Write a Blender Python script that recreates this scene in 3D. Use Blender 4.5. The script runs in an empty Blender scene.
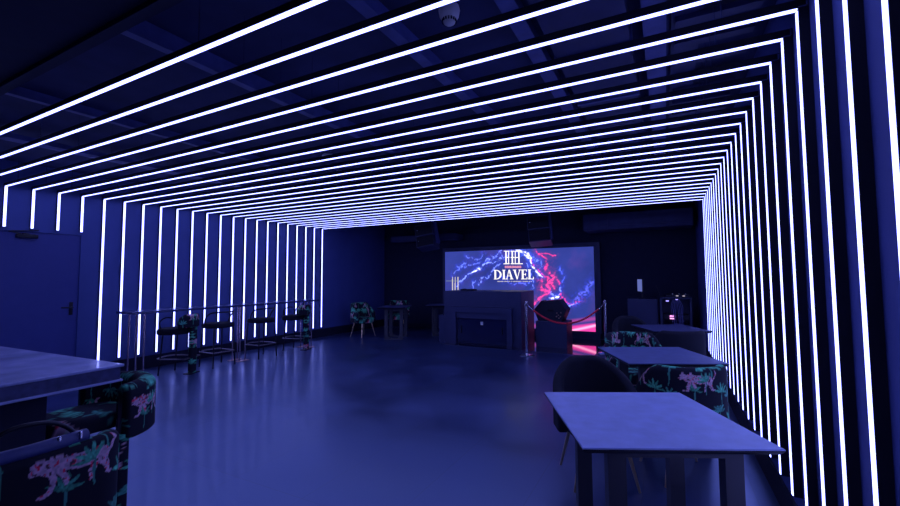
import bpy, bmesh, math, random
import numpy as np
from mathutils import Vector, Matrix
R = math.radians
PI = math.pi
scene = bpy.context.scene
col = scene.collection

# ------------------------------------------------------------------ camera
cam = bpy.data.objects.new('camera', bpy.data.cameras.new('camera'))
col.objects.link(cam)
cam.data.sensor_width = 36.0
cam.data.lens = 415.7126 / 900.0 * 36.0
cam.data.clip_start = 0.05
RX = ((0.8882507, -0.4582676, 0.0316459), (0.4593188, 0.8869734, -0.0480043), (-0.0060702, 0.0571754, 0.9983457))
m = Matrix.Identity(4)
for i in range(3):
    m[i][0] = RX[i][0]
    m[i][1] = RX[i][2]
    m[i][2] = -RX[i][1]
m.translation = Vector((7.440025, -2.066809, 1.445045))
cam.matrix_world = m
scene.camera = cam

# ------------------------------------------------------------------ world, exposure
w = bpy.data.worlds.new('world')
scene.world = w
w.use_nodes = True
w.node_tree.nodes['Background'].inputs[0].default_value = (0.01, 0.012, 0.05, 1)
w.node_tree.nodes['Background'].inputs[1].default_value = 0.2
scene.view_settings.view_transform = 'Standard'
scene.view_settings.look = 'None'
scene.view_settings.gamma = 1.0
scene.view_settings.use_curve_mapping = False
scene.view_settings.exposure = 0.36
STRIP_STRENGTH = 5.8
STRIP_COLOR = (0.25, 0.29, 1.0)

# ------------------------------------------------------------------ materials
def mat(name, color, rough=0.6, metal=0.0, coat=0.0, noise=0.0, nscale=8.0, bump=0.0, spec=0.5, bscale=60.0):
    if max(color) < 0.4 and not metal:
        color = (color[0] * 0.60, color[1] * 0.74, min(1.0, color[2] * 1.9))  # puts the blue cast of the LED light into the darker base colours
    M = bpy.data.materials.new(name)
    M.use_nodes = True
    nt = M.node_tree
    b = nt.nodes['Principled BSDF']
    b.inputs['Base Color'].default_value = (*color, 1)
    b.inputs['Roughness'].default_value = rough
    b.inputs['Metallic'].default_value = metal
    b.inputs['Coat Weight'].default_value = coat
    b.inputs['Specular IOR Level'].default_value = spec
    tc = nt.nodes.new('ShaderNodeTexCoord')
    if noise:
        n = nt.nodes.new('ShaderNodeTexNoise')
        n.inputs['Scale'].default_value = nscale
        n.inputs['Detail'].default_value = 6
        nt.links.new(tc.outputs['Object'], n.inputs['Vector'])
        r = nt.nodes.new('ShaderNodeMapRange')
        r.inputs['From Min'].default_value = 0.3
        r.inputs['From Max'].default_value = 0.7
        r.inputs['To Min'].default_value = 1 - noise
        r.inputs['To Max'].default_value = 1 + noise
        nt.links.new(n.outputs['Fac'], r.inputs['Value'])
        mx = nt.nodes.new('ShaderNodeVectorMath')
        mx.operation = 'SCALE'
        mx.inputs[0].default_value = color
        nt.links.new(r.outputs[0], mx.inputs['Scale'])
        nt.links.new(mx.outputs[0], b.inputs['Base Color'])
    if bump:
        n2 = nt.nodes.new('ShaderNodeTexNoise')
        n2.inputs['Scale'].default_value = bscale
        nt.links.new(tc.outputs['Object'], n2.inputs['Vector'])
        bp = nt.nodes.new('ShaderNodeBump')
        bp.inputs['Strength'].default_value = bump
        bp.inputs['Distance'].default_value = 0.01
        nt.links.new(n2.outputs['Fac'], bp.inputs['Height'])
        nt.links.new(bp.outputs[0], b.inputs['Normal'])
    return M

def emit(name, color, strength):
    M = bpy.data.materials.new(name)
    M.use_nodes = True
    nt = M.node_tree
    nt.nodes.clear()
    e = nt.nodes.new('ShaderNodeEmission')
    e.inputs[0].default_value = (*color, 1)
    e.inputs[1].default_value = strength
    o = nt.nodes.new('ShaderNodeOutputMaterial')
    nt.links.new(e.outputs[0], o.inputs[0])
    return M

M_strip = emit('led_diffuser', STRIP_COLOR, STRIP_STRENGTH * 0.95)
M_batten = mat('black_batten', (0.006, 0.006, 0.01), 0.7)
M_wall = mat('navy_wall_paint', (0.105, 0.13, 0.165), 0.65, noise=0.06, nscale=3, bump=0.05)
M_wallr = mat('navy_wall_paint_side', (0.11, 0.125, 0.17), 0.7, noise=0.06, nscale=3, bump=0.05)
M_back = mat('black_wall_paint', (0.018, 0.020, 0.026), 0.85, noise=0.1)
M_ceil = mat('dark_ceiling_paint', (0.040, 0.042, 0.058), 0.85, noise=0.25, nscale=2.5)
M_beam = mat('painted_steel', (0.10, 0.105, 0.14), 0.55, noise=0.2)
M_duct = mat('painted_duct', (0.035, 0.036, 0.055), 0.6, noise=0.15)
M_door = mat('door_paint', (0.07, 0.08, 0.14), 0.5, noise=0.04)
M_black = mat('black_metal', (0.012, 0.012, 0.018), 0.4, metal=0.3)
M_blackm = mat('matt_black', (0.012, 0.012, 0.016), 0.8)
M_frame = mat('table_leg_metal', (0.07, 0.07, 0.085), 0.5, metal=0.2)
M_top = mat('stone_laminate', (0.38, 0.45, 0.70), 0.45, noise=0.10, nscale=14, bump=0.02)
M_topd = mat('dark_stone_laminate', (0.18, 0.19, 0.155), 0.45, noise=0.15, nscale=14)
M_marble = mat('marble_top', (0.40, 0.45, 0.72), 0.24, noise=0.35, nscale=5, coat=0.3)
M_apron = mat('counter_edge', (0.07, 0.07, 0.08), 0.35, noise=0.3, nscale=30)
M_velvet = mat('navy_velvet', (0.012, 0.013, 0.024), 0.9, bump=0.1)
M_brass = mat('brass', (0.85, 0.62, 0.35), 0.3, metal=1.0)
M_copper = mat('copper_tube', (0.75, 0.45, 0.36), 0.35, metal=1.0)
M_chrome = mat('chrome', (0.8, 0.8, 0.82), 0.18, metal=1.0)
M_gun = mat('gunmetal_tube', (0.25, 0.22, 0.26), 0.3, metal=1.0)
M_rope = mat('red_rope', (0.9, 0.03, 0.06), 0.6, bump=0.3, bscale=200)
M_booth = mat('booth_laminate', (0.05, 0.05, 0.055), 0.5, noise=0.05)
M_boothp = mat('booth_gloss_panel', (0.02, 0.02, 0.03), 0.12, coat=0.5)
M_speaker = mat('speaker_cabinet', (0.012, 0.012, 0.014), 0.55, bump=0.2, bscale=120)
M_grille = mat('speaker_grille', (0.006, 0.006, 0.008), 0.8, bump=0.4, bscale=300)
M_white = mat('white_plastic', (0.65, 0.65, 0.68), 0.4)
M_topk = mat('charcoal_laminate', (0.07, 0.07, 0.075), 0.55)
M_leg = mat('rosy_chrome_tube', (0.75, 0.58, 0.62), 0.25, metal=1.0)
M_bar = mat('dark_bar_top', (0.07, 0.075, 0.08), 0.25, coat=0.4, noise=0.2)
M_print = None

def attr_mat(name, rough, strength=None):
    M = bpy.data.materials.new(name)
    M.use_nodes = True
    nt = M.node_tree
    if strength is not None:
        nt.nodes.clear()
    a = nt.nodes.new('ShaderNodeAttribute')
    a.attribute_name = 'Col'
    if strength is None:
        b = nt.nodes['Principled BSDF']
        b.inputs['Roughness'].default_value = rough
        b.inputs['Specular IOR Level'].default_value = 0.3
        nt.links.new(a.outputs['Color'], b.inputs['Base Color'])
    else:
        e = nt.nodes.new('ShaderNodeEmission')
        e.inputs[1].default_value = strength
        nt.links.new(a.outputs['Color'], e.inputs[0])
        o = nt.nodes.new('ShaderNodeOutputMaterial')
        nt.links.new(e.outputs[0], o.inputs[0])
    return M
M_print = attr_mat('jungle_print_fabric', 0.8)

# floor: large tiles
M_floor = mat('floor_tiles', (0.1, 0.1, 0.11), 0.3)
def _floor():
    nt = M_floor.node_tree
    b = nt.nodes['Principled BSDF']
    g = nt.nodes.new('ShaderNodeNewGeometry')
    mp = nt.nodes.new('ShaderNodeMapping')
    mp.inputs['Location'].default_value = (-5.28 + 6.6, -2.62 + 13.2, 0)
    nt.links.new(g.outputs['Position'], mp.inputs['Vector'])
    br = nt.nodes.new('ShaderNodeTexBrick')
    br.offset = 0.0
    br.inputs['Scale'].default_value = 1.0
    br.inputs['Brick Width'].default_value = 0.66
    br.inputs['Row Height'].default_value = 1.32
    br.inputs['Mortar Size'].default_value = 0.003
    br.inputs['Mortar Smooth'].default_value = 0.2
    br.inputs['Color1'].default_value = (0.014, 0.023, 0.075, 1)
    br.inputs['Color2'].default_value = (0.022, 0.034, 0.11, 1)
    br.inputs['Mortar'].default_value = (0.012, 0.015, 0.035, 1)
    nt.links.new(mp.outputs[0], br.inputs['Vector'])
    n = nt.nodes.new('ShaderNodeTexNoise')
    n.inputs['Scale'].default_value = 1.7
    n.inputs['Detail'].default_value = 4
    n.inputs['Roughness'].default_value = 0.5
    nt.links.new(g.outputs['Position'], n.inputs['Vector'])
    r = nt.nodes.new('ShaderNodeMapRange')
    r.inputs['From Min'].default_value = 0.3
    r.inputs['From Max'].default_value = 0.7
    r.inputs['To Min'].default_value = 0.75
    r.inputs['To Max'].default_value = 1.25
    nt.links.new(n.outputs['Fac'], r.inputs['Value'])
    mx = nt.nodes.new('ShaderNodeVectorMath')
    mx.operation = 'SCALE'
    nt.links.new(br.outputs['Color'], mx.inputs[0])
    nt.links.new(r.outputs[0], mx.inputs['Scale'])
    nt.links.new(mx.outputs[0], b.inputs['Base Color'])
    r2 = nt.nodes.new('ShaderNodeMapRange')
    r2.inputs['From Min'].default_value = 0.3
    r2.inputs['From Max'].default_value = 0.7
    r2.inputs['To Min'].default_value = 0.29
    r2.inputs['To Max'].default_value = 0.42
    b.inputs['IOR'].default_value = 3.1
    b.inputs['Specular Tint'].default_value = (0.5, 0.66, 1, 1)  # blue cast of the strips put into the reflection colour too
    b.inputs['Coat Weight'].default_value = 0.12
    b.inputs['Coat Roughness'].default_value = 0.12
    nt.links.new(n.outputs['Fac'], r2.inputs['Value'])
    nt.links.new(r2.outputs[0], b.inputs['Roughness'])
    bp = nt.nodes.new('ShaderNodeBump')
    bp.inputs['Strength'].default_value = 0.25
    bp.inputs['Distance'].default_value = 0.004
    bp.invert = True
    nt.links.new(br.outputs['Fac'], bp.inputs['Height'])
    nt.links.new(bp.outputs[0], b.inputs['Normal'])
_floor()

# ------------------------------------------------------------------ mesh helpers
def T(x=0, y=0, z=0, rz=0, rx=0, ry=0):
    return Matrix.Translation((x, y, z)) @ Matrix.Rotation(rz, 4, 'Z') @ Matrix.Rotation(rx, 4, 'X') @ Matrix.Rotation(ry, 4, 'Y')

def merge(bm, b2, mx=None):
    if mx is not None:
        bmesh.ops.transform(b2, matrix=mx, verts=b2.verts)
    me = bpy.data.meshes.new('tmp')
    b2.to_mesh(me)
    b2.free()
    bm.from_mesh(me)
    bpy.data.meshes.remove(me)
    return bm

def box(x0, x1, y0, y1, z0, z1, bev=0.0, seg=2, bm=None, mx=None):
    b = bmesh.new()
    bmesh.ops.create_cube(b, size=1)
    for v in b.verts:
        v.co = Vector(((x0 + x1) / 2 + v.co.x * (x1 - x0), (y0 + y1) / 2 + v.co.y * (y1 - y0), (z0 + z1) / 2 + v.co.z * (z1 - z0)))
    if bev:
        bmesh.ops.bevel(b, geom=b.edges[:], offset=bev, segments=seg, affect='EDGES', profile=0.5)
    if bm is None:
        bm = bmesh.new()
    return merge(bm, b, mx)

def lathe(prof, n=24, bm=None, mx=None):
    b = bmesh.new()
    rings = []
    for (r, z) in prof:
        if r < 1e-5:
            rings.append([b.verts.new((0, 0, z))])
        else:
            rings.append([b.verts.new((r * math.cos(2 * PI * k / n), r * math.sin(2 * PI * k / n), z)) for k in range(n)])
    for a, c in zip(rings, rings[1:]):
        for k in range(n):
            q = [a[k % len(a)], a[(k + 1) % len(a)], c[(k + 1) % len(c)], c[k % len(c)]]
            u = []
            for v in q:
                if v not in u:
                    u.append(v)
            if len(u) > 2:
                try:
                    b.faces.new(u)
                except ValueError:
                    pass
    bmesh.ops.recalc_face_normals(b, faces=b.faces)
    if bm is None:
        bm = bmesh.new()
    return merge(bm, b, mx)

def tube(pts, r, n=10, bm=None, closed=False, r2=None):
    pts = [Vector(p) for p in pts]
    b = bmesh.new()
    rings = []
    N = len(pts)
    up = None
    for i, p in enumerate(pts):
        if closed:
            t = (pts[(i + 1) % N] - pts[i - 1]).normalized()
        else:
            t = (pts[min(i + 1, N - 1)] - pts[max(i - 1, 0)]).normalized()
        if up is None:
            a = Vector((0, 0, 1)) if abs(t.z) < 0.9 else Vector((1, 0, 0))
            up = (a - t * a.dot(t)).normalized()
        else:
            up = (up - t * up.dot(t)).normalized()
        s = t.cross(up)
        rr = r if r2 is None else r + (r2 - r) * i / (N - 1)
        rings.append([b.verts.new(p + (up * math.cos(2 * PI * k / n) + s * math.sin(2 * PI * k / n)) * rr) for k in range(n)])
    L = list(zip(rings, rings[1:]))
    if closed:
        L.append((rings[-1], rings[0]))
    for a, c in L:
        for k in range(n):
            b.faces.new((a[k], a[(k + 1) % n], c[(k + 1) % n], c[k]))
    if not closed:
        b.faces.new(rings[0][::-1])
        b.faces.new(rings[-1])
    bmesh.ops.recalc_face_normals(b, faces=b.faces)
    if bm is None:
        bm = bmesh.new()
    return merge(bm, b)

def smooth_path(pts, n=8):
    out = []
    P = [Vector(p) for p in pts]
    P = [P[0]] + P + [P[-1]]
    for i in range(1, len(P) - 2):
        a, b, c, d = P[i - 1], P[i], P[i + 1], P[i + 2]
        for k in range(n):
            t = k / n
            out.append(0.5 * ((2 * b) + (c - a) * t + (2 * a - 5 * b + 4 * c - d) * t * t + (3 * b - a - 3 * c + d) * t ** 3))
    out.append(P[-2])
    return out

def prism(poly, y0, y1, bm=None, bev=0.0, mx=None):
    """poly in XZ extruded along y"""
    b = bmesh.new()
    a = [b.verts.new((x, y0, z)) for x, z in poly]
    c = [b.verts.new((x, y1, z)) for x, z in poly]
    n = len(poly)
    b.faces.new(a)
    b.faces.new(c[::-1])
    for i in range(n):
        b.faces.new((a[i], c[i], c[(i + 1) % n], a[(i + 1) % n]))
    bmesh.ops.recalc_face_normals(b, faces=b.faces)
    if bev:
        bmesh.ops.bevel(b, geom=b.edges[:], offset=bev, segments=2, affect='EDGES')
    if bm is None:
        bm = bmesh.new()
    return merge(bm, b, mx)

def obj(name, bm, m, parent=None, sm=False, label=None):
    me = bpy.data.meshes.new(name)
    if isinstance(bm, tuple):       # verts, faces, colours
        V, F, Cc = bm
        me.from_pydata(V, [], F)
        at = me.color_attributes.new('Col', 'FLOAT_COLOR', 'POINT')
        at.data.foreach_set('color', np.asarray(Cc, dtype=np.float32).ravel())
    else:
        bm.to_mesh(me)
        bm.free()
    me.materials.append(m)
    if sm:
        for p in me.polygons:
            p.use_smooth = True
        if sm == 'auto':
            me.set_sharp_from_angle(angle=R(40))
    me.update()
    o = bpy.data.objects.new(name, me)
    col.objects.link(o)
    o.parent = parent
    if label:
        o['label'] = label
    return o

def tag(o, label, cat, group=None, kind=None):
    o['label'] = label
    o['category'] = cat
    if group:
        o['group'] = group
    if kind:
        o['kind'] = kind
    return o

def thing(name, label, cat, loc=(0, 0, 0), rz=0.0, group=None):
    o = bpy.data.objects.new(name, None)
    col.objects.link(o)
    o.empty_display_size = 0.1
    o.location = loc
    o.rotation_euler = (0, 0, rz)
    return tag(o, label, cat, group)

def struct(name, bm, m, label=None):
    o = obj(name, bm, m)
    o['kind'] = 'structure'
    if label:
        o['label'] = label
    return o

def dup(root, loc, rz, label, group=None):
    def cp(o, par):
        c = o.copy()
        col.objects.link(c)
        c.parent = par
        for ch in [q for q in bpy.data.objects if q.parent == o and q.name != c.name]:
            cp(ch, c)
        return c
    kids = [q for q in bpy.data.objects if q.parent == root]
    r = root.copy()
    col.objects.link(r)
    r.location = loc
    r.rotation_euler = (0, 0, rz)
    for k in kids:
        cp(k, r)
    r['label'] = label
    if group:
        r['group'] = group
    return r

# ------------------------------------------------------------------ the room
W, H, S = 8.0, 2.6329, 0.2629162
D = 0.045
YB, YF = 8.12, -3.6
ZC = 2.98
ZT = 3.2
struct('floor', box(-D - 0.2, W + D + 0.2, YF - 0.2, YB + 0.2, -0.2, 0), M_floor, 'dark glossy large-format tile floor')
DY0, DY1, DZ = -0.06, 0.80, 2.075
wl = box(-D - 0.15, -D, YF, DY0 - 0.05, 0, ZT)
box(-D - 0.15, -D, DY1 + 0.035, YB, 0, ZT, bm=wl)
box(-D - 0.15, -D, DY0 - 0.05, DY1 + 0.035, DZ + 0.03, ZT, bm=wl)
struct('wall_left', wl, M_wall, 'navy painted wall lined with vertical LED strips')
struct('wall_right', box(W + D, W + D + 0.15, YF, YB, 0, ZT), M_wallr, 'navy wall behind the right-hand LED strips')
struct('wall_back', box(-D, W + D, YB, YB + 0.15, 0, ZT), M_back, 'black wall behind the LED screen')
struct('wall_front', box(-D, W + D, YF - 0.15, YF, 0, ZT), M_back)
struct('ceiling', box(-D, W + D, YF, YB, ZC, ZT), M_ceil, 'dark open ceiling above the LED arches')
bl = box(-D, -D + 0.012, DY1 + 0.04, YB, 0, 0.20)  # taller black board stands in for the dark wall below the strips
struct('baseboard_left', bl, M_blackm)
struct('baseboard_right', box(W + D - 0.012, W + D, YF, YB, 0, 0.18), M_blackm)
struct('baseboard_back', box(0, W, YB - 0.012, YB, 0, 0.12), M_blackm)
# soffit towards the camera, where the strips begin
struct('trim_1', box(-D, W + D, -3.3, -0.90, ZC - 0.10, ZC), M_back, 'dark ceiling drop in front of the first arch')
sb = box(-D, W + D, -0.94, -0.88, ZC - 0.13, ZC - 0.10)
struct('trim_2', sb, M_back, 'dark edge of the ceiling drop')
# rear bulkhead
bh = box(0.6, 2.6, 7.55, 8.1, 2.42, 2.58)
struct('trim_3', bh, M_duct)
bh = box(5.9, 7.95, 7.2, 7.9, 2.42, 2.76)
box(6.25, 6.4, 7.18, 7.2, 2.5, 2.68, bm=bh)
box(6.6, 7.8, 7.185, 7.2, 2.5, 2.68, bm=bh)
struct('trim_4', bh, M_duct)
box_l = box(-D, W + D, 6.1, 6.22, ZC - 0.14, ZC)
struct('trim_5', box_l, M_beam)

sg = struct('trim_6', box(3.1, 6.25, 5.86, 7.96, 0, 0.003), mat('black_mirror_sheet', (0.008, 0.008, 0.012), 0.07, coat=1.0), 'thin black sheet added to mirror the foot of the screen')  # added glossy sheet, sized to catch the screen's pink reflection
sg.data.materials[0].node_tree.nodes['Principled BSDF'].inputs['IOR'].default_value = 2.6

# door
dr = struct('door_1', box(-D - 0.045, -D - 0.005, DY0, DY1, 0.005, DZ, 0.002), M_door, 'navy flush door under the short strips')
fr = box(-D - 0.10, -D + 0.012, DY1, DY1 + 0.04, 0, DZ + 0.035)
box(-D - 0.10, -D + 0.012, DY0 - 0.055, DY0, 0, DZ + 0.035, bm=fr)
box(-D - 0.10, -D + 0.012, DY0, DY1, DZ, DZ + 0.035, bm=fr)
obj('door_frame', fr, M_wall, dr)
hb = box(-D - 0.006, -D + 0.006, 0.705, 0.745, 0.94, 1.12, 0.004)
tube([(-D, 0.725, 1.045), (-D + 0.05, 0.725, 1.045), (-D + 0.055, 0.70, 1.045), (-D + 0.055, 0.60, 1.05)], 0.010, bm=hb)
obj('door_handle', hb, M_black, dr, sm='auto')
cb = box(-D - 0.006, -D + 0.045, 0.12, 0.33, 1.99, 2.04, 0.004)
box(-D, -D + 0.05, 0.18, 0.24, 2.04, 2.052, bm=cb)
tube([(-D + 0.03, 0.16, 2.045), (-D + 0.12, 0.02, 2.06), (-D + 0.01, 0.34, 2.10)], 0.008, bm=cb)
obj('door_closer', cb, M_black, dr, sm='auto')

# ------------------------------------------------------------------ LED arches
ORD = ['first', 'second', 'third', 'fourth', 'fifth', 'sixth', 'seventh', 'eighth', 'ninth', 'tenth', 'eleventh', 'twelfth',
       'thirteenth', 'fourteenth', 'fifteenth', 'sixteenth', 'seventeenth', 'eighteenth', 'nineteenth', 'twentieth',
       'twenty-first', 'twenty-second', 'twenty-third', 'twenty-fourth', 'farthest and last']
ZL, ZR = 0.2442, 0.2737
for k in range(25):
    i = k - 3
    y = i * S
    zl = ZL
    extra = ''
    if 0 <= i <= 3:
        zl = 2.115
        extra = ', left leg cut short above the door'
    a = thing('led_arch', 'glowing LED strip arch, %s from the camera%s' % (ORD[k], extra), 'light', (0, y, 0),
              group='LED strip arches over walls and ceiling')
    h = 0.0132
    bt = box(-D, -0.006, -h, h, zl, H + D)
    box(W + 0.006, W + D, -h, h, ZR, H + D, bm=bt)
    box(-0.006, W + 0.006, -h, h, H + 0.006, H + D, bm=bt)
    obj('batten', bt, M_batten, a)
    obj('light_strip', box(-0.0055, -0.0015, -h, h, zl + 0.004, H - 0.006, 0.0015, 1), M_strip, a)
    obj('light_strip', box(W + 0.0015, W + 0.0055, -h, h, ZR + 0.004, H - 0.006, 0.0015, 1), M_strip, a)
    obj('light_strip', box(-0.0055, W + 0.0055, -h, h, H + 0.0015, H + 0.0055, 0.0015, 1), M_strip, a)
    for xh in (0.35, 2.6, 5.3, 7.72):
        hk = tube([(xh, 0, H + D - 0.003), (xh, 0, ZC - (0.09 if y < -0.9 else -0.002))], 0.003, 6)
        obj('hanger', hk, M_chrome, a)
    kb = box(W + 0.0065, W + 0.04, -h - 0.004, -h, H + 0.005, H + 0.012)
    box(W + 0.034, W + 0.04, -h - 0.004, -h, H + 0.005, H + 0.04, bm=kb)
    obj('corner_bracket', kb, M_chrome, a)

# ------------------------------------------------------------------ above the arches
def beam(x, wd, y0, y1, z0, label, m=M_beam, name='ceiling_beam'):
    b = box(-wd / 2, wd / 2, y0, y1, 0.008, ZC - z0 + 0.001)
    box(-wd / 2 - 0.015, wd / 2 + 0.015, y0, y1, 0, 0.008, bm=b)
    o = obj(name, b, m)
    o.location = (x, 0, z0)
    return tag(o, label, 'ceiling beam')
beam(7.43, 0.09, -0.88, 6.0, 2.86, 'painted ceiling beam nearest the right wall')
beam(6.74, 0.065, -0.88, 6.0, 2.88, 'painted ceiling beam passing right of the smoke detector')
beam(6.05, 0.05, -0.88, 6.0, 2.88, 'painted ceiling beam passing left of the smoke detector')
beam(4.72, 0.035, -0.88, 6.0, 2.86, 'pale narrow ceiling beam over the middle of the floor')
beam(2.90, 0.03, -0.88, 6.0, 2.90, 'dim narrow ceiling beam toward the door side')
d = thing('air_duct', 'flat rectangular air duct between the two right ceiling beams', 'air duct', (0, 0, 0))
obj('duct_body', box(6.86, 7.30, -0.87, 2.3, 2.84, 2.975, 0.004), M_duct, d)
for yy in (-0.25, 0.55, 1.35):
    obj('flange', box(6.85, 7.31, yy, yy + 0.03, 2.832, 2.978), M_beam, d)
cd = thing('corrugated_panel', 'ribbed ceiling panel above the right wall strips', 'ceiling panel')
obj('panel', box(7.52, 7.68, -0.9, 4.0, 2.95, 2.978), M_duct, cd)
for j in range(18):
    yj = -0.5 * S + (j - 2) * S
    obj('rib', box(7.54, 7.96, yj - 0.035, yj + 0.035, 2.92, 2.951), M_duct, cd)
tr = thing('cable_tray', 'slotted cable tray running along the ceiling near the door', 'cable tray')
ct = box(1.6, 1.75, -0.87, 5.5, 2.84, 2.85)
box(1.6, 1.61, -0.87, 5.5, 2.85, 2.89, bm=ct)
box(1.74, 1.75, -0.87, 5.5, 2.85, 2.89, bm=ct)
for j in range(12):
    box(1.66, 1.69, -0.8 + j * 0.5, -0.5 + j * 0.5, 2.836, 2.84, bm=ct)
obj('tray', ct, M_beam, tr)
for yy in (-0.6, 1.5, 3.6, 5.2):
    obj('hanger', tube([(1.675, yy, 2.845), (1.675, yy, ZC + 0.002)], 0.006, 6), M_beam, tr)
# smoke detector
sd = thing('smoke_detector', 'round pale smoke detector hanging at the top centre', 'smoke detector', (6.50, -0.24, 2.755))
obj('detector_body', lathe([(0, 0.07), (0.05, 0.07), (0.055, 0.05), (0.05, 0.02), (0.036, 0.0), (0.034, -0.004), (0, -0.004)], 28), M_white, sd, sm='auto')
sl = bmesh.new()
for j in range(16):
    box(0.033, 0.0385, -0.003, 0.003, -0.012, 0.002, bm=sl, mx=T(rz=2 * PI * j / 16))
obj('vent_slots', sl, M_blackm, sd)
obj('detector_cap', lathe([(0, -0.022), (0.02, -0.022), (0.03, -0.014), (0.033, -0.004), (0, -0.004)], 24), M_white, sd, sm='auto')
obj('stem', lathe([(0.012, 0.07), (0.012, 0.226)], 10), M_white, sd)
for n_, (x, y, z, r_, lab) in enumerate(((5.93, 1.72, 2.80, 0.075, 'small domed ceiling fixture right of the roof centre'),
                                      (3.97, 1.55, 2.86, 0.07, 'small disc ceiling fixture, nearer of the two at centre left'),
                                      (3.55, 2.22, 2.86, 0.07, 'small disc ceiling fixture, farther of the two at centre left'))):
    t = thing('ceiling_speaker', lab, 'ceiling speaker', (x, y, z), group='disc fixtures in the roof void')
    obj('dome', lathe([(0, 0.0), (r_ * 0.9, 0.0), (r_, 0.01), (r_ * 0.7, 0.035), (0.01, 0.045), (0, 0.045)], 24), M_white if n_ else M_beam, t, sm='auto')
    obj('stem', lathe([(0.006, 0.04), (0.006, ZC - z + 0.002)], 8), M_beam, t)
t = thing('spotlight', 'small swivel spotlight hanging between ceiling strips', 'spotlight', (4.75, 2.1, 2.75))
obj('lamp_head', lathe([(0, -0.05), (0.03, -0.05), (0.035, 0.03), (0.015, 0.05), (0, 0.05)], 16, mx=T(rx=R(35))), M_beam, t, sm='auto')
obj('bracket', tube([(0, 0, 0.03), (0, 0, ZC - 2.748)], 0.006, 8), M_beam, t)

# ------------------------------------------------------------------ LED screen
rng = np.random.default_rng(4)
def vnoise(X, Y, seed):
    g = np.random.default_rng(seed).random((64, 64))
    xi = np.floor(X).astype(int)
    yi = np.floor(Y).astype(int)
    fx = X - xi
    fy = Y - yi
    fx = fx * fx * (3 - 2 * fx)
    fy = fy * fy * (3 - 2 * fy)
    a = g[xi % 64, yi % 64]
    b = g[(xi + 1) % 64, yi % 64]
    c = g[xi % 64, (yi + 1) % 64]
    d_ = g[(xi + 1) % 64, (yi + 1) % 64]
    return (a * (1 - fx) + b * fx) * (1 - fy) + (c * (1 - fx) + d_ * fx) * fy
def fbm(X, Y, seed, o=5):
    r = 0
    amp = 0.5
    for k in range(o):
        r = r + amp * vnoise(X * 2 ** k + 31, Y * 2 ** k + 17, seed + k)
        amp *= 0.5
    return r
def lin(c):
    c = np.asarray(c, float) / 255
    return np.where(c < 0.04045, c / 12.92, ((c + 0.055) / 1.055) ** 2.4)

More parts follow.
